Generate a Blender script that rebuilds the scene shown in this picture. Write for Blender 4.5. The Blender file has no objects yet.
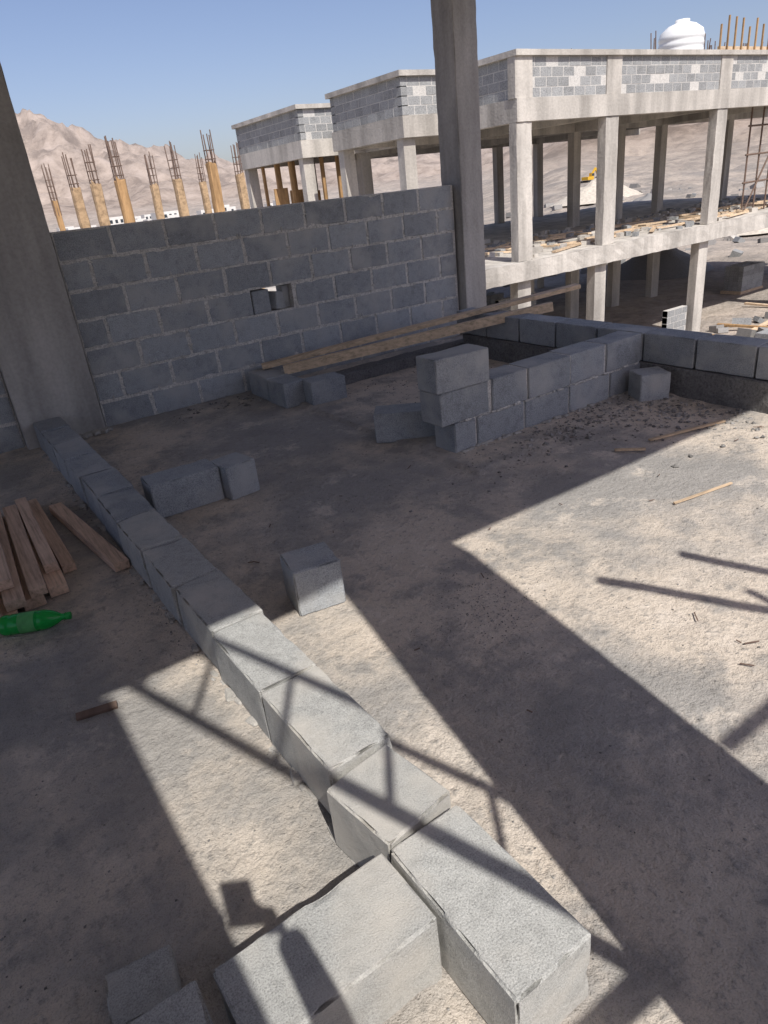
import bpy, math, random
import numpy as np
from mathutils import Vector, Matrix, noise
random.seed(7); rng=np.random.RandomState(7)
scene=bpy.context.scene
R=math.radians
# ---------------------------------------------------------------- materials
def newmat(name):
    m=bpy.data.materials.new(name); m.use_nodes=True
    nt=m.node_tree; b=nt.nodes['Principled BSDF']
    b.inputs['Specular IOR Level'].default_value=.2
    return m,nt,b
def noi(nt,vec,scale,detail=4,rough=.6):
    n=nt.nodes.new('ShaderNodeTexNoise'); n.inputs['Scale'].default_value=scale
    n.inputs['Detail'].default_value=detail; n.inputs['Roughness'].default_value=rough
    nt.links.new(vec,n.inputs['Vector']); return n.outputs['Fac']
def ramp(nt,fac,stops):
    r=nt.nodes.new('ShaderNodeValToRGB'); e=r.color_ramp.elements
    while len(e)<len(stops): e.new(.5)
    for i,(p,c) in enumerate(stops):
        e[i].position=p; e[i].color=(c[0],c[1],c[2],1) if not isinstance(c,(int,float)) else (c,c,c,1)
    nt.links.new(fac,r.inputs['Fac']); return r.outputs['Color']
def mix(nt,fac,a,b,mode='MIX'):
    m=nt.nodes.new('ShaderNodeMix'); m.data_type='RGBA'; m.blend_type=mode
    if isinstance(fac,(int,float)): m.inputs[0].default_value=fac
    else: nt.links.new(fac,m.inputs[0])
    for s,v in ((6,a),(7,b)):
        if isinstance(v,tuple): m.inputs[s].default_value=(v[0],v[1],v[2],1)
        else: nt.links.new(v,m.inputs[s])
    return m.outputs[2]
def math_(nt,op,a,b=None):
    m=nt.nodes.new('ShaderNodeMath'); m.operation=op
    for i,v in enumerate((a,b)):
        if v is None: continue
        if isinstance(v,(int,float)): m.inputs[i].default_value=v
        else: nt.links.new(v,m.inputs[i])
    return m.outputs[0]
def bump(nt,bsdf,h,dist,strength=1.0):
    b=nt.nodes.new('ShaderNodeBump'); b.inputs['Strength'].default_value=strength
    b.inputs['Distance'].default_value=dist
    nt.links.new(h,b.inputs['Height']); nt.links.new(b.outputs[0],bsdf.inputs['Normal'])
def objco(nt,scale=None):
    t=nt.nodes.new('ShaderNodeTexCoord'); v=t.outputs['Object']
    if scale:
        m=nt.nodes.new('ShaderNodeMapping'); m.inputs['Scale'].default_value=scale
        nt.links.new(v,m.inputs['Vector']); v=m.outputs[0]
    return v
def island(nt):
    g=nt.nodes.new('ShaderNodeNewGeometry'); return g.outputs['Random Per Island']

def mat_block(name,c,fs=160,vary=.25,bd=.004,dust=None,contrast=1.0):
    m,nt,b=newmat(name); v=objco(nt)
    fine=noi(nt,v,fs,3,.7); mid=noi(nt,v,fs/9,4,.65); big=noi(nt,v,3,3)
    lo=1-.42*contrast; hi=1+.3*contrast
    col=ramp(nt,fine,[(.3,tuple(x*lo for x in c)),(.5,c),(.7,tuple(min(1,x*hi) for x in c))])
    col=mix(nt,.55,col,ramp(nt,mid,[(.3,.6),(.5,.92),(.72,1.0)]),'MULTIPLY')
    if vary: col=mix(nt,1.0,col,ramp(nt,island(nt),[(0,1-vary),(1,1.0)]),'MULTIPLY')
    if dust: col=mix(nt,ramp(nt,big,[(.48,0),(.66,.75)]),col,dust)
    nt.links.new(col,b.inputs['Base Color']); b.inputs['Roughness'].default_value=.95
    h=math_(nt,'ADD',fine,math_(nt,'MULTIPLY',mid,1.3))
    bump(nt,b,h,bd,.85)
    return m
M_block=mat_block('block_grey',(.41,.43,.445),dust=(.45,.445,.43),vary=.28)
M_block_near=mat_block('block_near',(.46,.46,.44),fs=260,vary=.16,bd=.0028,dust=(.52,.49,.44),contrast=1.0)
M_blockfar=mat_block('block_far',(.36,.365,.36),fs=30,vary=.22,bd=.01)
M_mortar=mat_block('mortar',(.60,.58,.54),fs=90,vary=0,bd=.006)
M_skim=mat_block('mortar_skim',(.44,.42,.385),fs=200,vary=0,bd=.002,contrast=.6)
M_wet=mat_block('raw_concrete_dark',(.18,.175,.17),fs=70,vary=0,bd=.006)

def mat_concrete(name,c,s=1.0,stain=.5):
    m,nt,b=newmat(name); v=objco(nt)
    big=noi(nt,v,.9*s,5,.6); fine=noi(nt,v,40*s,3,.6)
    vs=objco(nt,(3*s,3*s,.35*s)); st=noi(nt,vs,1.5,4,.6)
    col=ramp(nt,big,[(.3,tuple(x*.72 for x in c)),(.55,c),(.75,tuple(min(1,x*1.15) for x in c))])
    col=mix(nt,stain,col,ramp(nt,st,[(.35,.4),(.6,1.0)]),'MULTIPLY')
    col=mix(nt,.3,col,ramp(nt,fine,[(.35,.6),(.6,1.0)]),'MULTIPLY')
    nt.links.new(col,b.inputs['Base Color']); b.inputs['Roughness'].default_value=.9
    bump(nt,b,math_(nt,'ADD',fine,math_(nt,'MULTIPLY',big,2)),.006/s,.7)
    return m
M_conc=mat_concrete('cast_concrete',(.48,.46,.43),1.0,.5)
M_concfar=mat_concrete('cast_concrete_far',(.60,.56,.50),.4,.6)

def mat_floor():
    m,nt,b=newmat('screed_floor'); v=objco(nt)
    big=noi(nt,v,.75,6,.62); med=noi(nt,v,2.8,7,.7); fine=noi(nt,v,30,5,.72); grit=noi(nt,v,230,2,.6)
    sand=(.63,.55,.46); grey=(.37,.35,.325)
    col=mix(nt,ramp(nt,big,[(.44,0),(.56,1)]),sand,grey)
    col=mix(nt,ramp(nt,med,[(.50,0),(.62,.85)]),col,(.32,.305,.285))
    col=mix(nt,ramp(nt,med,[(.36,.7),(.44,0)]),col,(.70,.62,.53))
    col=mix(nt,ramp(nt,fine,[(.54,0),(.68,.75)]),col,(.27,.255,.235))
    col=mix(nt,.55,col,ramp(nt,grit,[(.3,.5),(.5,.98),(.7,1.0)]),'MULTIPLY')
    nt.links.new(col,b.inputs['Base Color']); b.inputs['Roughness'].default_value=.97
    h=math_(nt,'ADD',math_(nt,'MULTIPLY',med,1.8),math_(nt,'MULTIPLY',fine,1.0))
    h=math_(nt,'ADD',h,math_(nt,'MULTIPLY',grit,.18))
    bump(nt,b,h,.016,.95)
    return m
M_floor=mat_floor()
def mat_wood(name,c,sc):
    m,nt,b=newmat(name); v=objco(nt,sc)
    g=noi(nt,v,1.0,5,.7); k=noi(nt,objco(nt),6,3)
    col=ramp(nt,g,[(.3,tuple(x*.55 for x in c)),(.5,c),(.7,tuple(min(1,x*1.25) for x in c))])
    col=mix(nt,.35,col,ramp(nt,k,[(.3,.5),(.6,1.0)]),'MULTIPLY')
    col=mix(nt,.9,col,ramp(nt,island(nt),[(0,.65),(1,1.0)]),'MULTIPLY')
    nt.links.new(col,b.inputs['Base Color']); b.inputs['Roughness'].default_value=.8
    bump(nt,b,g,.004,.6); return m
M_woodY=mat_wood('timber_y',(.78,.56,.41),(60,2.5,60))
M_woodX=mat_wood('timber_x',(.74,.56,.38),(2,40,40))
M_woodZ=mat_wood('timber_z',(.50,.31,.15),(10,10,1.2))
M_sack=mat_wood('sacking_wrap',(.50,.35,.21),(9,9,14))
def plain(name,c,rough=.6,metal=0,ns=20,amt=.4):
    m,nt,b=newmat(name); n=noi(nt,objco(nt),ns,4)
    col=ramp(nt,n,[(.3,tuple(x*(1-amt) for x in c)),(.65,c)])
    nt.links.new(col,b.inputs['Base Color']); b.inputs['Roughness'].default_value=rough; b.inputs['Metallic'].default_value=metal
    return m
M_rust=plain('rusty_steel',(.20,.14,.11),.75)
M_pipe=plain('galvanised_pipe',(.35,.34,.33),.5,.6)
M_tank=plain('white_plastic',(.82,.82,.80),.45,0,3,.08)
M_yellow=plain('yellow_paint',(.75,.45,.05),.5)
M_black=plain('dark_rubber',(.04,.04,.045),.5)
M_shirt=plain('cotton_shirt',(.12,.15,.22),.9)
M_skin=plain('skin',(.45,.28,.19),.6,0,8,.1)
M_stone=mat_block('crushed_stone',(.36,.345,.325),fs=120,vary=.6,bd=.002)
M_white=plain('white_render',(.7,.68,.64),.9,0,1,.15)
M_window=plain('window_dark',(.05,.06,.07),.3)
M_pile=plain('sand_pile',(.6,.54,.45),1,0,3,.3)

# ---------------------------------------------------------------- mesh helpers
class MB:
    def __init__(s): s.v=[];s.f=[];s.m=[];s.mats=[];s.n=0
    def mi(s,m):
        if m not in s.mats: s.mats.append(m)
        return s.mats.index(m)
    def add(s,verts,faces,mat):
        s.v.extend([tuple(p) for p in verts]); o=s.n
        s.f.extend([tuple(i+o for i in f) for f in faces]); s.m.extend([s.mi(mat)]*len(faces)); s.n+=len(verts)
    def box(s,x0,x1,y0,y1,z0,z1,mat):
        v=[(x,y,z) for z in (z0,z1) for y in (y0,y1) for x in (x0,x1)]
        s.add(v,[(0,2,3,1),(4,5,7,6),(0,1,5,4),(1,3,7,5),(3,2,6,7),(2,0,4,6)],mat)
    def obox(s,c,size,M,mat):
        h=[d/2 for d in size]
        v=[M@Vector((sx*h[0],sy*h[1],sz*h[2]))+Vector(c) for sz in (-1,1) for sy in (-1,1) for sx in (-1,1)]
        s.add(v,[(0,2,3,1),(4,5,7,6),(0,1,5,4),(1,3,7,5),(3,2,6,7),(2,0,4,6)],mat)
    def beam(s,a,b,w,t,mat,roll=0):
        a=Vector(a);b=Vector(b);d=(b-a)
        M=d.to_track_quat('X','Z').to_matrix()@Matrix.Rotation(roll,3,'X')
        s.obox((a+b)/2,(d.length,w,t),M,mat)
    def pipe(s,a,b,r,mat,n=8):
        a=Vector(a);b=Vector(b);d=(b-a);q=d.to_track_quat('Z','X').to_matrix()
        v=[]
        for p in (a,b):
            for i in range(n):
                t=2*math.pi*i/n; v.append(p+q@Vector((r*math.cos(t),r*math.sin(t),0)))
        f=[(i,(i+1)%n,n+(i+1)%n,n+i) for i in range(n)]+[tuple(range(n))[::-1],tuple(range(n,2*n))]
        s.add(v,f,mat)
    def lathe(s,prof,M,mat,n=24):
        v=[]
        for (r,z) in prof:
            for i in range(n):
                t=2*math.pi*i/n; v.append(M@Vector((r*math.cos(t),r*math.sin(t),z)))
        f=[]
        for k in range(len(prof)-1):
            for i in range(n):
                f.append((k*n+i,k*n+(i+1)%n,(k+1)*n+(i+1)%n,(k+1)*n+i))
        s.add(v,f,mat)
    def rough(s,cx,cy,z0,l,w,h,mat,rot=0,n=(6,4,4),chip=.006,seed=None,tilt=(0,0),wob=.0015):
        sd=random.random()*100 if seed is None else seed
        def axis(L,k):
            e=.006; return [-L/2]+list(np.linspace(-L/2+e,L/2-e,k))+[L/2]
        ax=[axis(l,n[0]),axis(w,n[1]),axis(h,n[2])]; H=(l/2,w/2,h/2)
        RM=Matrix.Rotation(rot,3,'Z')@Matrix.Rotation(tilt[0],3,'X')@Matrix.Rotation(tilt[1],3,'Y')
        def disp(p):
            q=Vector(p); P=Vector((p[0]+sd,p[1]-sd,p[2]+sd*.5))
            near=[abs(abs(p[i])-H[i])<1e-6 for i in range(3)]
            near2=[abs(abs(p[i])-H[i])<.0075 for i in range(3)]
            if sum(near)>=2:
                c=.0025+chip*max(0,noise.noise(P*22)+.15)**1.3*2+ (chip*2.2*max(0,noise.noise(P*9+Vector((5,5,5)))-.25))
                for i in range(3):
                    if near[i]: q[i]-=math.copysign(c,p[i])
            elif sum(near2)>=2:
                c=chip*1.2*max(0,noise.noise(P*9+Vector((5,5,5)))-.25)
                for i in range(3):
                    if near2[i]: q[i]-=math.copysign(c,p[i])
            q+=Vector((noise.noise(P*13),noise.noise(P*13+Vector((9,0,0))),noise.noise(P*13+Vector((0,9,0)))))*wob
            return q
        V=[];F=[];idx={}
        def vid(p):
            k=(round(p[0],5),round(p[1],5),round(p[2],5))
            if k not in idx:
                idx[k]=len(V); V.append(RM@disp(p)+Vector((cx,cy,z0+h/2)))
            return idx[k]
        for a in range(3):
            b,c=(a+1)%3,(a+2)%3
            for sgn in (-1,1):
                for i in range(len(ax[b])-1):
                    for j in range(len(ax[c])-1):
                        q=[]
                        for (ii,jj) in ((i,j),(i+1,j),(i+1,j+1),(i,j+1)):
                            p=[0,0,0]; p[a]=sgn*H[a]; p[b]=ax[b][ii]; p[c]=ax[c][jj]; q.append(vid(p))
                        F.append(tuple(q) if sgn>0 else tuple(q[::-1]))
        s.add(V,F,mat)
    def build(s,name,parent=None,smooth=False):
        me=bpy.data.meshes.new(name); me.from_pydata(s.v,[],s.f); me.update()
        for m in s.mats: me.materials.append(m)
        me.polygons.foreach_set('material_index',s.m)
        if smooth: me.polygons.foreach_set('use_smooth',[True]*len(s.f))
        o=bpy.data.objects.new(name,me); scene.collection.objects.link(o)
        if parent: o.parent=parent
        return o
def empty(name):
    o=bpy.data.objects.new(name,None); scene.collection.objects.link(o); o.empty_display_size=.2; return o
def fbm(x,y,z=0,o=5): return noise.fractal(Vector((x,y,z)),1.0,2.0,o)

# ---------------------------------------------------------------- floor of the storey
FX0,FX1,FY0,FY1=-4.0,5.1,-3.2,5.95
nx,ny=380,380
xs=np.linspace(FX0,FX1,nx); ys=np.linspace(FY0,FY1,ny)
V=[];F=[]
for j,y in enumerate(ys):
    for i,x in enumerate(xs):
        z=.007*fbm(x*1.3,y*1.3,3,4)+.004*noise.noise(Vector((x*9,y*9,0)))+.0025*noise.noise(Vector((x*24,y*24,5)))
        if x>2.35: z+=.018*max(0,min(1,(y-2.72+.05*noise.noise(Vector((x*5,0,0))))/.05))
        V.append((x,y,z))
for j in range(ny-1):
    for i in range(nx-1):
        a=j*nx+i; F.append((a,a+1,a+nx+1,a+nx))
mb=MB(); mb.add(V,F,M_floor); fl=mb.build('concrete_floor',smooth=True)
own=empty('concrete_frame_structure')
mb=MB(); mb.box(FX0,FX1,FY0,FY1,-.25,-.03,M_conc); mb.build('floor_slab',own)
SH=3.2
mb=MB(); mb.box(-4,5.15,-.33,5.95,SH,SH+.2,M_conc); mb.build('roof_slab',own)
mb=MB()
mb.rough(.71,5.81,-.02,.58,.38,SH+.017,M_conc,n=(8,6,40),chip=.006,wob=.004)
mb.rough(4.90,5.75,-.02,.28,.30,SH+.017,M_conc,n=(6,6,40),chip=.006,wob=.004)
mb.box(.67,1.27,-.47,-.27,-.02,SH-.003,M_conc)
mb.box(4.80,5.08,-.45,-.2,-.02,SH-.003,M_conc)
for (x,y) in ((.7,5.8),(4.9,5.75),(.95,-.4),(4.9,-.4),(-3.6,5.7),(-3.6,-3)): mb.box(x-.2,x+.2,y-.15,y+.15,-4.6,-.253,M_conc)
mb.build('columns',own)
mb=MB()
for k in range(26):
    x=random.uniform(.72,1.05); mb.rough(x,5.60+random.uniform(-.03,.02),0,random.uniform(.03,.12),random.uniform(.02,.06),random.uniform(.01,.03),M_skim,rot=random.random()*3,n=(3,3,3),wob=.008)
for k in range(120):
    y=random.uniform(.6,5.5); x=random.choice([.492,.708])+random.gauss(0,.008); s=random.uniform(.01,.035)
    if x<.6 and y<.98: continue
    mb.rough(x,y,-.004,s*1.2,s*2.2,random.uniform(.006,.018),M_skim,rot=random.uniform(-.4,.4),n=(3,3,3),wob=.006)
for k in range(50):
    x=random.uniform(2.5,4.15); s=random.uniform(.01,.03); mb.rough(x,3.03+random.gauss(0,.012),.014,s*2,s,random.uniform(.006,.02),M_skim,rot=random.uniform(-.4,.4),n=(3,3,3),wob=.006)
mb.build('mortar_droppings')

# ---------------------------------------------------------------- back wall
def course_wall(name,x0,x1,y0,ncourse,zb=0,th=.2,skip=(),y_jit=.0015,mat=M_block,off=.2):
    par=empty(name); mb=MB(); z=zb
    for c in range(ncourse):
        x=x0+(0 if c%2==0 else -off)
        while x<x1-.03:
            a=max(x,x0); b=min(x+.4,x1)
            if b-a>.05 and not any(c==sc and a<sx<b for sc,sx in skip):
                mb.rough((a+b)/2,y0+th/2+random.uniform(-y_jit,y_jit),z+random.uniform(-.003,.003),b-a-.007+random.uniform(-.004,.002),th,.195,mat,rot=random.uniform(-.005,.005),n=(8,4,5),chip=.012)
            x+=.412
        z+=.211
    mb.build('blocks',par)
    return par
wall=course_wall('concrete_block_wall',1.02,4.74,5.70,7,skip=((3,2.62),))
mo=MB(); hx0,hx1,hz0,hz1=2.45,2.85,.63,.835
def joint_sheet(mo,x0,x1,z0,z1,yf,yb):
    nx=max(2,int((x1-x0)/.03)); nz=max(2,int((z1-z0)/.02)); V=[];F=[]
    for j in range(nz+1):
        for i in range(nx+1):
            x=x0+(x1-x0)*i/nx; z=z0+(z1-z0)*j/nz
            V.append((x,yf+.0015*noise.noise(Vector((x*17,z*17,3)))+.001*noise.noise(Vector((x*5,z*5,8))),z))
    for j in range(nz):
        for i in range(nx):
            a=j*(nx+1)+i; F.append((a,a+1,a+nx+2,a+nx+1))
    mo.add(V,F,M_mortar)
    mo.box(x0,x1,yf+.012,yb,z0,z1,M_mortar)
for (a,b,c,d_) in ((1.02,hx0,0,1.464),(hx1,4.74,0,1.464),(hx0,hx1,0,hz0),(hx0,hx1,hz1,1.464)):
    joint_sheet(mo,a,b,c,d_,5.7050,5.893)
for k in range(420):
    x=random.uniform(1.05,4.7)
    if random.random()<.65: c=random.randint(0,5); z=c*.211+.205
    else:
        c=random.randint(0,6); kk=random.randint(0,9); x=1.02+kk*.412-(.2 if c%2 else 0)-.004; z=c*.211+random.uniform(.02,.18)
    if not 1.04<x<4.72: continue
    w=random.uniform(.01,.05); h=random.uniform(.006,.015)
    if random.random()<.2 : w,h=h,w
    if hx0-.05<x<hx1+.05 and hz0-.05<z<hz1+.05: continue
    mo.rough(x,5.699+random.uniform(0,.003),z-.006,w,.010,h,M_mortar,n=(2,2,2),chip=.001,wob=.003)
mo.build('mortar_joints',wall)
mb=MB(); mb.rough(2.54,5.80,.63,.17,.17,.19,M_block,rot=.1); mb.rough(2.73,5.81,.628,.13,.12,.15,M_block,rot=.4,tilt=(0,.2)); mb.rough(2.815,5.83,.628,.065,.12,.197,M_block); mb.build('filler_pieces',wall)
wall2=course_wall('concrete_block_wall',-2.0,.415,5.72,7)
mo=MB(); joint_sheet(mo,-2.0,.415,0,1.464,5.725,5.91); mo.build('mortar_joints',wall2)

# ---------------------------------------------------------------- setting-out course of blocks
par=empty('block_setting_out_course'); mb=MB()
nn=(18,10,10)
mb.rough(.585,1.072,0,.235,.205,.2,M_block_near,rot=R(90+8),n=nn,chip=.011)
y=1.215; i=0
while y<5.55:
    L=.40 if y+.4<5.6 else 5.61-y
    jx=[.6,.598,.606,.6,.594,.60,.607,.6,.6,.6,.6][i]
    mb.rough(jx,y+L/2,random.uniform(-.004,.004),L-.004,.198,.2,M_block_near if y<3.2 else M_block,rot=R(90)+random.uniform(-.015,.015),n=nn if y<3 else (8,4,4),chip=.011)
    y+=L+.007; i+=1
mb.rough(.592,.735,0,.40,.20,.2,M_block_near,rot=R(90),n=(26,13,13),chip=.013)
mb.rough(.278,.842,-.004,.405,.198,.2,M_block_near,rot=R(.6),n=(26,13,13),chip=.013)
mb.rough(-.158,.845,0,.40,.20,.2,M_block_near,rot=R(-1),n=(26,13,13),chip=.013)
mb.rough(-.57,.845,0,.40,.20,.2,M_block_near,rot=R(0),n=(8,5,5),chip=.009)
mb.build('blocks',par)

def single(name,*a,**k):
    mb=MB(); mb.rough(*a,**k); return mb.build(name)
nb=(12,7,7)
single('concrete_block',.96,3.66,0,.39,.2,.2,M_block,rot=R(-2),n=nb,chip=.009)
single('concrete_block',1.25,3.60,0,.19,.2,.2,M_block,rot=R(8),n=nb,chip=.009)
single('concrete_block',1.015,2.245,0,.20,.19,.205,M_block,rot=R(-10),n=nb,chip=.012)
single('concrete_block',2.47,3.58,0,.40,.2,.2,M_block,rot=R(-38),n=nb,chip=.009)
single('concrete_block',4.03,2.86,.0,.21,.19,.2,M_block,rot=R(-28),n=nb,chip=.01)
single('concrete_block',-.05,1.09,0,.14,.13,.07,M_block_near,rot=R(-8),n=(9,8,8),chip=.014,wob=.003)

par=empty('low_block_wall'); mb=MB(); yy=3.15
for k,(a,b) in enumerate([(2.45,2.62),(2.63,3.03),(3.04,3.44),(3.45,3.85),(3.86,4.19)]): mb.rough((a+b)/2,yy,0,b-a-.004,.2,.2,M_block,n=(8,4,4),rot=random.uniform(-.01,.01))
for a,b in [(2.36,2.74),(2.76,3.06),(3.07,3.45),(3.46,3.80),(3.81,4.19)]: mb.rough((a+b)/2,yy+random.uniform(-.006,.006),.205,b-a-.004,.2,.2,M_block,n=(8,4,4),rot=random.uniform(-.02,.02))
mb.rough(2.54,3.14,.408,.39,.2,.2,M_block,n=nb,rot=R(-3))
mb.build('blocks',par)
mo=MB(); mo.box(2.50,4.18,3.062,3.238,.01,.400,M_mortar)
for k in range(60):
    mo.rough(random.uniform(2.5,4.15),3.049,.196+random.uniform(-.003,.003),random.uniform(.01,.06),.012,random.uniform(.008,.018),M_mortar,n=(2,2,2),chip=.001,wob=.004)
mo.build('mortar',par)
par=empty('low_block_wall'); mb=MB(); y=.6
while y<4.85:
    mb.rough(4.30,y+.2,.205,.395,.2,.2,M_block,rot=R(90)+random.uniform(-.015,.015),n=(8,4,4)); y+=.41
mb.build('blocks',par)
mo=MB(); mo.rough(4.30,2.75,-.01,4.5,.24,.21,M_wet,rot=R(90),n=(60,5,5),chip=.012,wob=.008)
mo.rough(3.5,5.12,-.01,1.9,.16,.12,M_wet,n=(30,5,4),chip=.012,wob=.008)
mo.build('concrete_kerb',par)
par=empty('low_block_wall'); mb=MB()
mb.rough(2.34,5.38,0,.40,.2,.2,M_block,rot=R(88),n=(8,4,4)); mb.rough(2.33,5.02,0,.28,.2,.2,M_block,rot=R(92),n=(8,4,4))
mb.rough(2.55,4.80,0,.30,.2,.2,M_block,rot=R(-6),n=(8,4,4)); mb.build('blocks',par)

# ---------------------------------------------------------------- timbers
mb=MB(); mb.beam((2.36,5.52,.225),(5.1,4.43,.52),.10,.035,M_woodX,0); mb.build('timber_plank')
mb=MB(); mb.beam((2.42,5.22,.225),(4.62,4.30,.43),.05,.075,M_woodX,0); mb.build('timber_plank')
par=empty('timber_stack'); mb=MB()
for (x,y0,y1,z,w,t,sk) in [(-.40,3.02,4.25,.03,.09,.05,.02),(-.29,2.95,4.2,.03,.09,.05,-.01),(-.18,3.05,4.28,.03,.09,.05,.02),(-.07,2.98,4.2,.03,.09,.05,.03),(.05,3.06,4.2,.03,.09,.05,.02),(.16,3.1,4.25,.03,.08,.05,.03),
    (-.33,2.98,4.3,.082,.08,.045,.05),(-.22,3.05,4.22,.082,.07,.045,-.02),(-.12,2.93,4.25,.082,.07,.05,.03),(-.02,3.0,4.15,.082,.08,.045,.05),(.08,3.05,4.2,.082,.07,.045,.04),(.17,3.25,4.28,.08,.06,.045,.02),(-.17,3.02,4.2,.132,.07,.045,.06),(-.03,3.12,4.3,.13,.06,.045,.03),(.245,3.3,4.35,.028,.06,.045,.0)]:
    mb.beam((x,y0,z),(x+sk,y1,z+random.uniform(-.003,.004)),w,t,M_woodY)
mb.build('boards',par)
mb=MB(); mb.beam((.45,3.12,.03),(.345,4.16,.03),.07,.045,M_woodY,.05); mb.build('timber_plank')
mb=MB(); mb.beam((.03,2.16,.010),(.16,2.13,.011),.026,.014,M_rust,.3); mb.build('wood_offcut')

# ---------------------------------------------------------------- bottle
m,nt,b=newmat('green_plastic'); b.inputs['Base Color'].default_value=(.02,.55,.10,1); b.inputs['Roughness'].default_value=.1
b.inputs['Transmission Weight'].default_value=.5; b.inputs['IOR'].default_value=1.4; b.inputs['Specular IOR Level'].default_value=.5
M_bot=m
M_label=plain('paper_label',(.12,.42,.14),.5); M_cap=plain('green_cap',(.03,.4,.08),.4)
par=empty('plastic_bottle')
Mb=Matrix.Translation((-.10,2.93,.045))@Vector((.20,-.10,0)).to_track_quat('Z','X').to_matrix().to_4x4()
prof=[(.001,.004),(.02,.0),(.036,.004),(.042,.015),(.043,.04),(.040,.045),(.043,.05),(.043,.075)]
prof+= [(.0425,.08),(.0425,.15),(.043,.155),(.040,.16),(.043,.166),(.042,.18),(.036,.205),(.024,.232),(.014,.248),(.0135,.262),(.016,.263),(.016,.266),(.0125,.267)]
mb=MB(); mb.lathe(prof,Mb,M_bot,28); mb.build('bottle_body',par,True)
mb=MB(); mb.lathe([(.0432,.083),(.0434,.085),(.0434,.147),(.0432,.149)],Mb,M_label,28); mb.build('label',par,True)
mb=MB(); mb.lathe([(.0155,.267),(.0158,.284),(.001,.285)],Mb,M_cap,20); mb.build('cap',par,True)

# ---------------------------------------------------------------- loose stones / debris
def rocks(name,spots,mat,zf=0):
    mb=MB()
    base=[(1,0,0),(-1,0,0),(0,1,0),(0,-1,0),(0,0,1),(0,0,-1)]
    fc=[(0,2,4),(2,1,4),(1,3,4),(3,0,4),(2,0,5),(1,2,5),(3,1,5),(0,3,5)]
    for (x,y,s) in spots:
        a=random.random()*6.28; rot=Matrix.Rotation(a,3,'Z')@Matrix.Rotation(random.random()*3,3,'X')
        v=[]
        for p in base:
            k=s*random.uniform(.6,1.3); v.append(rot@Vector(p)*k)
        up=.018 if (y>2.72 and x>2.35) else 0
        v=[Vector((p.x+x,p.y+y,p.z*.6+s*.25+up+zf)) for p in v]
        mb.add(v,fc,mat)
    return mb.build(name)
sp=[]
def blocked(x,y):
    return (.5<x<.7 and y>.5) or (-.8<x<.5 and .74<y<.94) or (2.35<x<4.2 and 3.04<y<3.26) or (4.18<x<4.42)
for k in range(6500):
    t=random.random()
    if t<.50: x,y=random.uniform(-.8,4.2),random.uniform(.3,5.6); s=random.choice([.002,.002,.003,.003,.004,.005])
    elif t<.66: x,y=random.gauss(3.4,.5),random.gauss(2.82,.15); s=random.choice([.003,.004,.005,.006,.009,.012])
    elif t<.72: x,y=random.gauss(3.9,.2),random.gauss(2.5,.25); s=random.choice([.005,.008,.012,.018])
    elif t<.82: x,y=random.gauss(1.5,.2),random.gauss(1.75,.16); s=random.choice([.002,.003,.003,.004])
    elif t<.92: x,y=random.uniform(2.6,4.1),random.uniform(3.4,5.0); s=random.choice([.003,.005,.008])
    else: x,y=random.choice([.73,.47])+random.gauss(0,.02),random.uniform(1,5.5); s=random.choice([.003,.005])
    if blocked(x,y) or not(-.9<x<4.17 and .2<y<5.65): continue
    sp.append((x,y,s))
rocks('gravel',sp,M_stone)
sp=[(3.05+random.gauss(0,.12),2.80+random.gauss(0,.05),random.uniform(.012,.03)) for k in range(13)]
sp+=[(random.uniform(2.0,2.35),random.uniform(5.2,5.5),random.uniform(.01,.03)) for k in range(8)]
sp+=[(random.uniform(1.5,2.2),random.uniform(5.3,5.6),random.uniform(.008,.02)) for k in range(40)]
sp+=[(random.uniform(2.6,4.1),random.uniform(1.9,3.0),random.uniform(.010,.024)) for k in range(12)]
rocks('rubble',sp,M_stone)
mb=MB()
for k in range(36):
    x,y=random.uniform(.9,4.0),random.uniform(.6,3.2)
    if blocked(x,y): continue
    a=random.random()*6.28; L=random.uniform(.015,.06)
    mb.beam((x,y,.008),(x+L*math.cos(a),y+L*math.sin(a),.010),.004,.003,M_rust)
mb.beam((2.72,1.75,.012),(3.1,1.69,.012),.012,.008,M_woodX); mb.beam((3.35,2.35,.012),(3.9,2.22,.012),.02,.012,M_woodX); mb.beam((3.1,2.4,.012),(3.22,2.28,.012),.02,.012,M_woodX)
mb.build('wood_splinters')

# ---------------------------------------------------------------- scaffolding behind the photographer
par=empty('scaffolding'); mb=MB()
P=lambda a,b,r=.024: mb.pipe(a,b,r,M_pipe)
Y=-.62
a0,b0=Vector((-.40,Y,3.85)),Vector((.80,Y,.95))
up=Vector((.10,0,.40))
P(a0,b0,.022); P(a0+up,b0+up,.018)
for t in (.12,.24,.40,.55,.72,.88):
    p=a0.lerp(b0,t); P(p,p+up+Vector((.03,0,-.05)),.012)
P((-.9,Y-.9,0),(-.9,Y-.9,5)); P((1.0,Y-.9,0),(1.0,Y-.9,5)); P((-.9,Y,0),(-.9,Y,5))
P((-.9,Y+.03,1.40),(.75,Y+.03,1.34),.028)
P((1.60,-.36,2.4),(1.92,-1.02,2.4),.028); P((1.98,-1.15,0),(1.90,-.95,2.6),.02)
P((1.15,-1.17,2.4),(1.55,-1.17,2.4),.022); P((2.0,-.46,2.4),(2.12,-.80,2.4),.028); P((2.12,-.8,2.4),(2.14,-1.3,0),.02)
mb.build('tubes',par)
mb=MB(); mb.beam((-.47,-.50,3.35),(-.22,-.50,1.6),.05,.28,M_woodZ,0); mb.beam((-.36,-.56,2.3),(-.02,-.56,.02),.05,.26,M_woodZ,0); mb.build('shadow_edge_boards',par)  # unseen boards added to slant the left edge of the floor shadow
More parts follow.
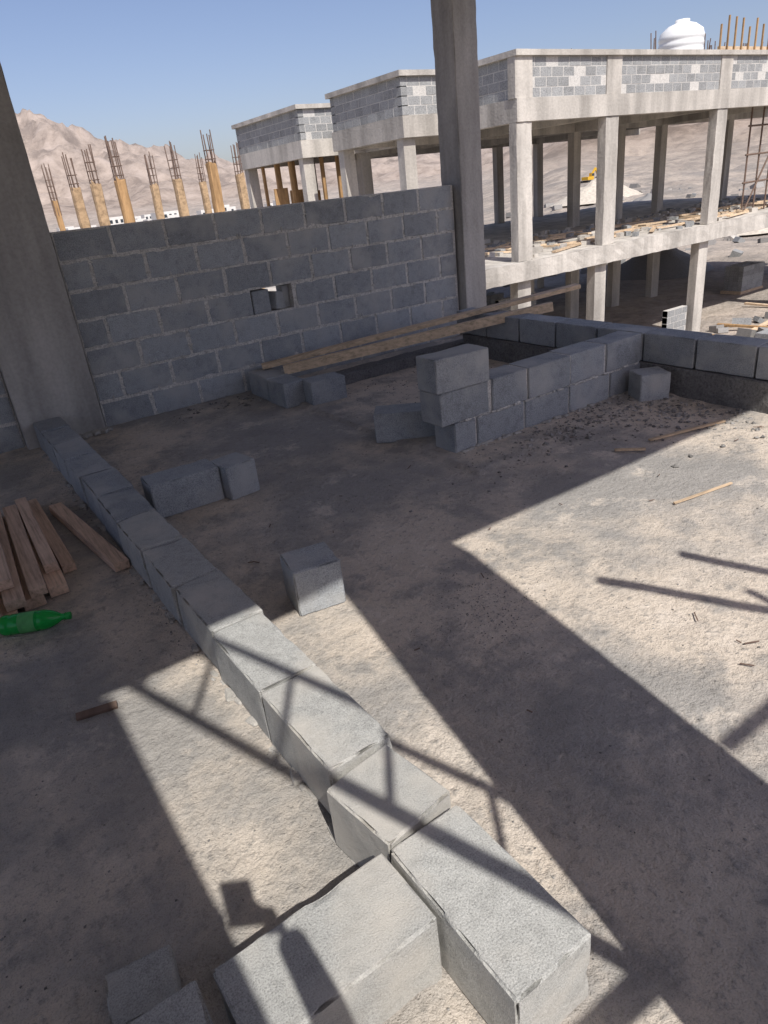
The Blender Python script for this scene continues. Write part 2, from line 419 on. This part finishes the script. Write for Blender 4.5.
w3=course_wall('concrete_block_wall',-3.2,-.33,-.45,15,mat=M_block)
mo=MB(); mo.box(-3.2,-.33,-.44,-.26,0,3.16,M_mortar); mo.build('mortar_joints',w3)

# ---------------------------------------------------------------- photographer
ph=empty('photographer'); f2=Vector((.527,.85,0)); r2=Vector((.85,-.527,0)); P0=Vector((-.245,-.396,0))
def L(r,f,z): return P0+r2*r+f2*f+Vector((0,0,z))
def skin(name,pts,edges,rad,mat,root=0):
    me=bpy.data.meshes.new(name); me.from_pydata(pts,edges,[]); me.update()
    o=bpy.data.objects.new(name,me); scene.collection.objects.link(o); o.parent=ph
    me.materials.append(mat)
    o.modifiers.new('skin','SKIN')
    sv=me.skin_vertices[0].data
    for i,r in enumerate(rad): sv[i].radius=(r[0],r[1]) if isinstance(r,tuple) else (r,r)
    sv[root].use_root=True
    s=o.modifiers.new('sub','SUBSURF'); s.levels=2; s.render_levels=2
    return o
pts=[L(0,0,.95),L(0,0,1.12),L(0,.01,1.33),L(0,.02,1.46),L(0,.05,1.56)]
ed=[(0,1),(1,2),(2,3),(3,4)]; rad=[(.16,.12),(.15,.11),(.17,.12),.065,.055]
for sg in (-1,1):
    o=len(pts); pts+=[L(.19*sg,.02,1.41),L(.25*sg,.17,1.22),L(.12*sg,.36,1.40),L(.085*sg,.405,1.47)]
    ed+=[(2,o),(o,o+1),(o+1,o+2),(o+2,o+3)]; rad+=[.065,.05,.034,.03]
    o=len(pts); pts+=[L(.10*sg,0,.86),L(.12*sg,.03,.49),L(.12*sg,0,.09),L(.13*sg,.15,.04)]
    ed+=[(0,o),(o,o+1),(o+1,o+2),(o+2,o+3)]; rad+=[.095,.065,.045,.04]
skin('clothed_body',pts,ed,rad,M_shirt)
mb=MB(); prof=[]
for k in range(15):
    t=math.pi*k/14; prof.append((.078*math.sin(t)*(1.0 if k<7 else .92)+.0005,.115*-math.cos(t)))
mb.lathe(prof,Matrix.Translation(L(0,.075,1.655)),M_skin,20)
for (r_,f_,z_,s_) in ((0,.158,1.645,.013),(.031,.148,1.668,.009),(-.031,.148,1.668,.009),(.078,.07,1.65,.018),(-.078,.07,1.65,.018)):
    mb.lathe([(.001,-s_*1.5),(s_*.8,-s_*.8),(s_,0),(s_*.6,s_),(.001,s_*1.4)],Matrix.Translation(L(r_,f_,z_)),M_skin if abs(r_)!=.031 else M_black,10)
hd=mb.build('head',ph,True)
mb=MB(); mb.lathe([(r*1.07,z+.018) for r,z in prof if z>-.01],Matrix.Translation(L(0,.06,1.655)),M_black,20); mb.build('hair',ph,True)
for sg in (-1,1):
    for k in range(4):
        a=L(.085*sg,.405,1.50-.016*k); skin('finger',[a,a+r2*(-.02*sg)+f2*.018,a+r2*(-.045*sg)+f2*.012],[(0,1),(1,2)],[.009,.009,.008],M_skin)
    a=L(.08*sg,.40,1.52); skin('thumb',[a,a+r2*(-.015*sg)-f2*.012+Vector((0,0,.02)),a+r2*(-.04*sg)+f2*.005+Vector((0,0,.03))],[(0,1),(1,2)],[.011,.010,.009],M_skin)
mb=MB(); Rz=Matrix((r2,f2,Vector((0,0,1)))).transposed(); mb.obox(L(0,.428,1.525),(.075,.009,.155),Rz,M_black); mb.build('smartphone',ph)

# ---------------------------------------------------------------- terrain + hills
def interp(x,tab):
    return float(np.interp(x,[t[0] for t in tab],[t[1] for t in tab]))
prof_m=[(-180,60),(-40,80),(-10,100),(3,105),(8,108),(11,106),(13,90),(16,75),(20,58),(24,46),(30,34),(45,30),(60,30),(90,60),(180,60)]
def smooth(a,b,x):
    t=max(0,min(1,(x-a)/(b-a))); return t*t*(3-2*t)
def terr(x,y):
    r=math.hypot(x,y); az=math.degrees(math.atan2(x,y))
    z=-4.3+.12*fbm(x*.15,y*.15,1,4)+ .05*noise.noise(Vector((x*.9,y*.9,0)))
    z+=smooth(12,60,r)*.5*fbm(x*.03,y*.03,2,4)
    w=smooth(40,50,az)*(1-smooth(85,110,az))
    if w>0:
        rid=1-abs(noise.noise(Vector((x*.012,y*.012,7))))*1.2
        q=smooth(60,150,r)*3.2+smooth(150,330,r)*15*rid
        q=q+1.1*math.sin(q*1.6)*.5
        z+=w*(q+smooth(120,330,r)*3.0*fbm(x*.05,y*.05,3,5)+.6*fbm(x*.2,y*.2,3,4)*smooth(35,80,r))
    pe=interp(az,prof_m)
    if r>350:
        rid=1-min(1,abs(fbm(x*.0045,y*.0045,9,6))*1.5)
        rid2=1-min(1,abs(fbm(x*.013,y*.013,4,5))*1.3)
        g=smooth(420,1000,r)
        z+=g*(pe*1.25*(.35+.42*rid+.23*rid2)+11*fbm(x*.03,y*.03,5,5))
        z+=smooth(1100,3000,r)*pe*1.1*(.5+.5*rid)
    return z
az=np.concatenate([np.arange(-180,-8,4),np.arange(-8,30,.2),np.arange(30,76,.35),np.arange(76,180,4)])
rr=np.concatenate([np.geomspace(2,60,40),np.geomspace(62,420,80),np.geomspace(430,1400,110),np.geomspace(1500,6000,16)])
V=[];F=[]
for r in rr:
    for a in az:
        x=r*math.sin(R(a)); y=r*math.cos(R(a)); V.append((x,y,terr(x,y)))
na=len(az)
for j in range(len(rr)-1):
    for i in range(na):
        k=(i+1)%na; F.append((j*na+i,(j+1)*na+i,(j+1)*na+k,j*na+k))
V.append((0,0,-4.3)); c=len(V)-1
for i in range(na): F.append((c,i,(i+1)%na))
m,nt,b=newmat('desert_ground'); g=nt.nodes.new('ShaderNodeNewGeometry'); v=g.outputs['Position']
big=noi(nt,v,.04,6,.65); med=noi(nt,v,.3,7,.7); fine=noi(nt,v,3,4,.7)
col=ramp(nt,big,[(.38,(.34,.29,.245)),(.5,(.48,.41,.34)),(.62,(.30,.27,.24))])
col=mix(nt,ramp(nt,med,[(.45,0),(.60,.8)]),col,(.25,.225,.20))
col=mix(nt,.4,col,ramp(nt,fine,[(.35,.5),(.55,1.0)]),'MULTIPLY')
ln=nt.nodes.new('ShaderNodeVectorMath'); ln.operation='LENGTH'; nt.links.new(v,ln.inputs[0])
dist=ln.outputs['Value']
sep=nt.nodes.new('ShaderNodeSeparateXYZ'); nt.links.new(v,sep.inputs[0])
mr=nt.nodes.new('ShaderNodeMapRange'); nt.links.new(sep.outputs[2],mr.inputs[0]); mr.inputs[1].default_value=-2; mr.inputs[2].default_value=8
rock=ramp(nt,noi(nt,v,.035,8,.75),[(.40,(.17,.13,.10)),(.50,(.31,.245,.195)),(.62,(.42,.34,.28))])
col=mix(nt,math_(nt,'MULTIPLY',mr.outputs[0],.9),col,rock)
haze=nt.nodes.new('ShaderNodeMapRange'); nt.links.new(dist,haze.inputs[0]); haze.inputs[1].default_value=250; haze.inputs[2].default_value=1500; haze.inputs[4].default_value=.45
col=mix(nt,haze.outputs[0],col,(.40,.37,.37))  # aerial haze painted into the base colour, paler grey with distance
nt.links.new(col,b.inputs['Base Color']); b.inputs['Roughness'].default_value=1
bump(nt,b,math_(nt,'ADD',med,math_(nt,'MULTIPLY',fine,.2)),.6,.8)
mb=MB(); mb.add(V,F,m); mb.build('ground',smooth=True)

mb=MB()
for k in range(26):
    a=R(random.uniform(8,28)); r=random.uniform(300,420); x=r*math.sin(a); y=r*math.cos(a); w=random.uniform(4,9); h=random.uniform(2.5,5.5); z=terr(x,y)
    mb.box(x-w/2,x+w/2,y-w/2,y+w/2,z-1,z+h,M_white)
    for i in range(int(w//2)):
        mb.box(x-w/2+.6+i*2,x-w/2+1.6+i*2,y-w/2-.05,y-w/2+.2,z+h-2.2,z+h-1.0,M_window)
mb.build('distant_houses')

# ---------------------------------------------------------------- neighbouring concrete frame building
bl=empty('unfinished_concrete_building')
C=MB(); K=MB(); Mo=MB(); Wd=MB(); Rb=MB()
outline=[(36,14.4),(14.2,14.4),(14.2,16.9),(12.5,16.9),(12.5,20.3),(15,20.3),(15,22.6),(12.5,22.6),(12.5,27.4),(36,27.4)]
ZB,ZP,ZT=2.62,3.14,4.03
def segbox(mb,p,q,z0,z1,half,mat,ext=0):
    (x0,y0),(x1,y1)=p,q
    if abs(x1-x0)>abs(y1-y0):
        a,b=min(x0,x1),max(x0,x1); mb.box(a-ext,b+ext,y0-half,y0+half,z0,z1,mat)
    else:
        a,b=min(y0,y1),max(y0,y1); mb.box(x0-half,x0+half,a-ext,b+ext,z0,z1,mat)
for i in range(len(outline)-1):
    p,q=outline[i],outline[i+1]
    hor=abs(p[0]-q[0])>abs(p[1]-q[1])
    d=.003 if hor else 0
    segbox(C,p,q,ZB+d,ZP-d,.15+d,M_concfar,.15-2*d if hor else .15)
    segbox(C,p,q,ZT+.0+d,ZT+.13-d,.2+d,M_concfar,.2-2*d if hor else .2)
    segbox(Mo,p,q,ZP,ZT,.094,M_mortar,.094)
    Ls=abs(p[0]-q[0])+abs(p[1]-q[1])
    for c in range(4):
        s=-.1-(.2 if c%2 else 0)
        while s<Ls+.1:
            a=max(s,-.1);b_=min(s+.39,Ls+.1)
            if b_-a>.06:
                z0=ZP+.014+c*.221; jt=random.uniform(-.004,.004)+(.003 if hor else 0)
                if hor:
                    x0=min(p[0],q[0]); K.box(x0+a,x0+b_,p[1]-.1+jt,p[1]+.1+jt,z0,z0+.2,M_blockfar)
                else:
                    y0=min(p[1],q[1]); K.box(p[0]-.1+jt,p[0]+.1+jt,y0+a,y0+b_,z0,z0+.2,M_blockfar)
            s+=.418
C.box(14.36,36,14.56,27.24,2.95,3.1,M_concfar); C.box(12.66,14.35,17.06,20.14,2.95,3.1,M_concfar); C.box(12.66,14.98,22.76,27.24,2.952,3.102,M_concfar)
for x in (17.7,22.9,28.2): C.box(x-.13,x+.13,14.56,27.2,2.62,2.949,M_concfar)
C.box(14.4,36,20.07,20.33,2.60,2.947,M_concfar)
for x in (14.32,17.72,22.95,28.3): C.box(x-.3,x+.3,14.27,14.53,ZP+.001,ZT+.06,M_concfar)
for (x,y) in [(14.32,14.42),(17.72,14.42),(22.95,14.42),(28.3,14.42),(33.6,14.42)]:
    C.rough(x,y,-.72,.54,.28,ZB+.721,M_concfar,n=(5,4,14),chip=.02,wob=.012)
for (x,y) in [(12.62,17.05),(12.62,20.15),(14.9,20.2),(12.62,22.75),(12.62,27.2),(17.7,20.2),(20.3,20.2),(22.9,20.2),(25.5,20.2),(28.2,20.2),(33,20.2),(17.7,27.2),(22.9,27.2),(28.2,27.2),(33,27.2),(14.9,22.7),(15.2,27.2),(25.5,27.2)]:
    C.box(x-.2,x+.2,y-.15,y+.15,-.72,ZB+.001,M_concfar)
C.rough(24.1,20.875,-1.22,23.8,13.45,.5,M_concfar,n=(90,40,4),chip=.03,wob=.02)
for (x,y) in [(14.32,14.5),(17.5,14.5),(22.7,14.5),(28.3,14.5),(33.6,14.5),(17.7,20.2),(20.3,20.2),(22.9,20.2),(25.5,20.2),(28.2,20.2),(14.9,20.2),(17.7,27.2),(22.9,27.2),(28.2,27.2),(33,27)]:
    C.box(x-.25,x+.25,y-.15,y+.15,-4.8,-1.19,M_concfar)
def farwall(x0,x1,y,z0,nc,axis='x'):
    Ls=x1-x0
    if axis=='x': Mo.box(x0,x1,y-.094,y+.094,z0,z0+nc*.221,M_mortar)
    else: Mo.box(y-.094,y+.094,x0,x1,z0,z0+nc*.221,M_mortar)
    for c in range(nc):
        s=-(.2 if c%2 else 0)
        while s<Ls:
            a=max(s,0);b_=min(s+.39,Ls)
            if b_-a>.06:
                z=z0+.01+c*.221
                if axis=='x': K.box(x0+a,x0+b_,y-.1,y+.1,z,z+.2,M_blockfar)
                else: K.box(y-.1,y+.1,x0+a,x0+b_,z,z+.2,M_blockfar)
            s+=.418
farwall(18.6,20.6,20.1,-4.4,7); farwall(21.2,22.3,14.6,-4.4,5)
for k in range(320):
    x,y=random.uniform(14.6,34),random.uniform(14.5,20); s=random.uniform(.03,.16)
    K.obox((x,y,-.72+s*.4),(s*2,s*1.2,s),Matrix.Rotation(random.random()*3,3,'Z'),M_blockfar if random.random()<.5 else M_concfar)
for k in range(55):
    x,y=random.uniform(14.6,30),random.uniform(14.5,18); a=random.random()*3
    Wd.beam((x,y,-.68+random.random()*.1),(x+2*math.cos(a),y+2*math.sin(a)*.5,-.66),.12,.05,M_woodX)
for k in range(16):
    x=12.7+ (k%4)*.65; y=23+(k//4)*1.1; Wd.box(x-.05,x+.05,y-.05,y+.05,-.72,2.94,M_woodZ)
for x in (12.75,13.4,14.1): Wd.box(x-.35,x+.2,25.0,25.06,-.7,1.6+.3*(x%1),M_woodZ)
for k in range(9):
    x=26.2+.75*k; Rb.pipe((x,15.2,-.72),(x,15.2,2.9),.03,M_rust,6)
for z in (.3,1.2,2.1): Rb.pipe((26,15.15,z),(32.5,15.15,z),.03,M_rust,6)
Rb.pipe((26.2,15.1,-.6),(28.5,15.1,2.6),.03,M_rust,6)
for x in [17.6,19.2,21.2,22.7,23.1,24,26,26.3,27.1,28.2,28.5,29.4,30.3,31]:
    for k in range(3):
        xx=x+random.uniform(-.15,.15); Rb.pipe((xx,17+random.uniform(-.2,.2),3.1),(xx+random.uniform(-.15,.15),17,4.2+random.uniform(.1,1.0 if x>22 else .5)),.018,M_rust,5)
for k in range(9):
    x=25.2+.42*k; Wd.box(x,x+.05,16,16.05,3.1,4.6+random.random()*1.0,M_woodZ)
Wd.box(25.2,28.9,16.06,16.1,4.5,4.6,M_woodX)
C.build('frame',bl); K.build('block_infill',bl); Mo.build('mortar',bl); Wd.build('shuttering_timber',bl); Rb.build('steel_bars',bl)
tk=MB(); T=Matrix.Translation((24.2,16.8,3.55))@Matrix.Diagonal((.88,.88,.95,1))
pr=[(.01,0),(.78,0),(.8,.03)]
for k in range(7): pr+=[(.80,.08+k*.22),(.82,.11+k*.22),(.82,.2+k*.22),(.80,.23+k*.22)]
pr+=[(.76,1.68),(.5,1.86),(.26,1.93),(.26,2.02),(.01,2.03)]
tpar=empty('water_tank'); tk.lathe(pr,T,M_tank,40); tk.build('tank_shell',tpar,smooth=True)
tk=MB(); tk.box(23.3,25.1,15.9,17.7,3.4,3.545,M_concfar)
for (x,y) in ((23.45,16.05),(24.95,16.05),(23.45,17.55),(24.95,17.55)): tk.box(x-.12,x+.12,y-.12,y+.12,3.1,3.398,M_concfar)
tk.build('plinth',tpar)

# ---------------------------------------------------------------- building-yard clutter
def gz(x,y): return terr(x,y)
for (x,y,nx_,nz_) in ((20.5,10.2,4,3),(24.5,11.2,3,4),(27.5,12.3,4,3),(30,17,4,5),(21,24,4,4),(26,31,4,4)):
    mb=MB(); z=gz(x,y)
    mb.box(x-.1,x+nx_*.41,y-.05,y+.9,z+.0,z+.12,M_woodX)
    for i in range(nx_):
        for j in range(4):
            for k in range(nz_):
                if k==nz_-1 and random.random()<.35: continue
                mb.box(x+i*.41,x+i*.41+.4,y+j*.21,y+j*.21+.2,z+.121+k*.205,z+.121+k*.205+.2,M_blockfar)
    mb.build('block_pallet')
def mound(name,x,y,rx,ry,h,mat):
    z0=gz(x,y)-.1; V=[];F=[]; n=36;mrs=10
    for j in range(mrs+1):
        for i in range(n):
            t=2*math.pi*i/n; q=j/mrs; px=x+rx*q*math.cos(t); py=y+ry*q*math.sin(t)
            V.append((px,py,z0+h*max(0,(1-q))*(1+.25*noise.noise(Vector((px,py,0))))+.08*noise.noise(Vector((px*3,py*3,4)))))
    for j in range(mrs):
        for i in range(n): F.append((j*n+i,(j+1)*n+i,(j+1)*n+(i+1)%n,j*n+(i+1)%n))
    mb=MB(); mb.add(V,F,mat); mb.build(name,smooth=True)
mound('sand_heap',31,9,3.2,2.6,1.5,M_pile); mound('gravel_heap',34,24,3,3,1.6,M_stone); mound('sand_heap',52,30,4,4,2,M_pile); mound('sand_heap',44,41,4,5,1.8,M_pile)
mound('gravel_heap',60,44,5,4,2.2,M_stone); mound('gravel_heap',38,33,4,3,1.8,M_stone); mound('sand_heap',75,62,7,5,2.6,M_pile)
mb=MB()
for k in range(520):
    t=random.random()
    if t<.4: x,y=random.uniform(15,45),random.uniform(6,14)
    elif t<.7: x,y=random.uniform(24,60),random.uniform(28,55)
    else: x,y=random.uniform(36,90),random.uniform(18,70)
    s=random.uniform(.05,.25)*(1+math.hypot(x,y)/60); z=gz(x,y)
    mb.obox((x,y,z+s*.3),(s*2,s*1.3,s),Matrix.Rotation(random.random()*3,3,'Z')@Matrix.Rotation(random.random()*.6,3,'X'),random.choice([M_blockfar,M_concfar,M_stone,M_stone]))
for k in range(70):
    x,y=(random.uniform(16,40),random.uniform(6,13.5)) if k<40 else (random.uniform(26,60),random.uniform(28,50)); a=random.random()*3; z=gz(x,y)+.08
    mb.beam((x,y,z),(x+1.8*math.cos(a),y+1.8*math.sin(a),z+.05),.16,.07,random.choice([M_woodX,M_woodZ]))
mb.build('site_debris')
mb=MB()
for (x,y) in ((29,11.5),(29,12.8),(30.8,11.5),(30.8,12.8)): mb.pipe((x,y,gz(x,y)),(x,y,-1.6),.04,M_rust,6)
for z in (-3.6,-2.6,-1.7):
    mb.pipe((28.8,11.5,z),(31,11.5,z),.03,M_rust,6); mb.pipe((28.8,12.8,z),(31,12.8,z),.03,M_rust,6)
    for k in range(6): mb.pipe((29+.33*k,11.4,z+.03),(29+.33*k,12.9,z+.03),.015,M_rust,5)
mb.build('steel_trestle')

# ---------------------------------------------------------------- column starters, wrapped, at left
az_l=[11.0,12.5,13.8,15.6,17.7,19.5,22.0,21.3,24.1]
top=[66,75,82,90,70,79,88,62,71]; wd=[24,36,38,40,30,34,48,28,32]; ds=[24,17,16.5,15.5,21,18,16,24,20]
for n_,(a,t,w,d) in enumerate(zip(az_l,top,wd,ds)):
    par=empty('wrapped_rebar_column'); x,y=d*math.sin(R(a)),d*math.cos(R(a)); zt=1.52+t/1000*d; zw=1.52+w/1000*d
    hw=.10 if n_!=0 else .08
    mb=MB(); lean=random.uniform(-.05,.05); nn_=14; V=[];F=[]
    lv=np.linspace(-.7,zw,14)
    for j,z in enumerate(lv):
        for i in range(nn_):
            tt=2*math.pi*i/nn_; q=max(abs(math.cos(tt)),abs(math.sin(tt))); rr_=hw/q*(1+.16*noise.noise(Vector((math.cos(tt)*2+n_*5,math.sin(tt)*2,z*3))))
            V.append((x+rr_*math.cos(tt)+lean*(z+.7)/3,y+rr_*math.sin(tt),z+(.14*noise.noise(Vector((i*.6,n_*3,0))) if j==13 else 0)))
    for j in range(13):
        for i in range(nn_): F.append((j*nn_+i,j*nn_+(i+1)%nn_,(j+1)*nn_+(i+1)%nn_,(j+1)*nn_+i))
    F.append(tuple(13*nn_+i for i in range(nn_)))
    mb.add(V,F,M_sack if n_%3 else M_woodZ); mb.build('wrapping',par)
    mb=MB()
    for i in range(3):
        for j in range(2):
            bx=x-.075+i*.075+lean; by=y-.075+j*.15; mb.pipe((bx,by,zw-.4),(bx+random.uniform(-.04,.04),by,zt-random.random()*.15),.012,M_rust,5)
    z=zw+.08
    while z<zt-.3:
        for (p,q) in (((-.085,-.085),(.085,-.085)),((.085,-.085),(.085,.085)),((.085,.085),(-.085,.085)),((-.085,.085),(-.085,-.085))):
            mb.pipe((x+p[0]+lean,y+p[1],z),(x+q[0]+lean,y+q[1],z),.006,M_rust,4)
        z+=.16
    mb.build('rebar_cage',par)
mb=MB(); mb.box(1,11.2,13.5,26,-1.0,-.702,M_concfar)
for x in (2,6,10):
    for y in (14,20,25): mb.box(x-.2,x+.2,y-.2,y+.2,-4.8,-1.003,M_concfar)
mb.build('neighbour_floor_slab')

# ---------------------------------------------------------------- excavator on the plain
par=empty('excavator'); ex,ey=140*math.sin(R(49.6)),140*math.cos(R(49.6)); ez=terr(ex,ey)-.1
mb=MB(); S_=.6
mb.box(ex-1.8*S_,ex+1.8*S_,ey-1.4*S_,ey-.8*S_,ez,ez+.9*S_,M_black); mb.box(ex-1.8*S_,ex+1.8*S_,ey+.8*S_,ey+1.4*S_,ez,ez+.9*S_,M_black); mb.build('tracks',par)
mb=MB(); mb.box(ex-1.6*S_,ex+1.0*S_,ey-1.2*S_,ey+1.2*S_,ez+1*S_,ez+1.9*S_,M_yellow); mb.box(ex+.0,ex+1.1*S_,ey-1.2*S_,ey-.2*S_,ez+1.9*S_,ez+2.8*S_,M_yellow); mb.box(ex+.1*S_,ex+1.13*S_,ey-1.23*S_,ey-.3*S_,ez+2.0*S_,ez+2.7*S_,M_window)
mb.beam((ex+1.0*S_,ey+.3*S_,ez+1.6*S_),(ex+3.4*S_,ey+.3*S_,ez+4.0*S_),.25,.3,M_yellow); mb.beam((ex+3.4*S_,ey+.3*S_,ez+4.0*S_),(ex+4.6*S_,ey+.3*S_,ez+1.6*S_),.2,.25,M_yellow); mb.box(ex+4.2*S_,ex+5.0*S_,ey-.3*S_,ey+.9*S_,ez+.8*S_,ez+1.6*S_,M_black)
mb.build('body_and_boom',par)

# ---------------------------------------------------------------- camera
f,p,ro,h,th=684.8,.4420,.1127,1.5213,.5556
Fh=Vector((math.sin(th),math.cos(th),0)); Rt=Vector((math.cos(th),-math.sin(th),0)); Z=Vector((0,0,1))
fw=Fh*math.cos(p)-Z*math.sin(p); U=Fh*math.sin(p)+Z*math.cos(p)
X=Rt*math.cos(ro)-U*math.sin(ro); Yc=Rt*math.sin(ro)+U*math.cos(ro)
cam=bpy.data.cameras.new('camera'); co=bpy.data.objects.new('camera',cam); scene.collection.objects.link(co)
M=Matrix((X,Yc,-fw)).transposed().to_4x4(); M.translation=Vector((0,0,h)); co.matrix_world=M
cam.sensor_fit='VERTICAL'; cam.sensor_height=24; cam.sensor_width=18; cam.lens=24*f/1024
cam.clip_start=.02; cam.clip_end=20000
scene.camera=co
# ---------------------------------------------------------------- light
el=R(51); azs=R(10.3)
d=Vector((math.sin(azs)*math.cos(el),math.cos(azs)*math.cos(el),-math.sin(el)))
sl=bpy.data.lights.new('sun','SUN'); sl.energy=5.0; sl.angle=R(.53); sl.color=(1,.965,.91)
so=bpy.data.objects.new('sun',sl); so.rotation_euler=d.to_track_quat('-Z','Y').to_euler(); so.location=(0,-5,8); scene.collection.objects.link(so)
w=bpy.data.worlds.new('World'); scene.world=w; w.use_nodes=True
nt=w.node_tree; bg=nt.nodes['Background']; sk=nt.nodes.new('ShaderNodeTexSky'); sk.sky_type='NISHITA'; sk.sun_disc=False
sk.sun_elevation=el; sk.sun_rotation=R(190.3); sk.dust_density=2.2; sk.air_density=1.0; sk.ozone_density=2.8; sk.altitude=300
tint=mix(nt,1.0,sk.outputs[0],(1.09,.965,1.02),'MULTIPLY')
nt.links.new(tint,bg.inputs['Color']); bg.inputs['Strength'].default_value=.125
scene.view_settings.view_transform='Standard'; scene.view_settings.look='None'; scene.view_settings.exposure=0
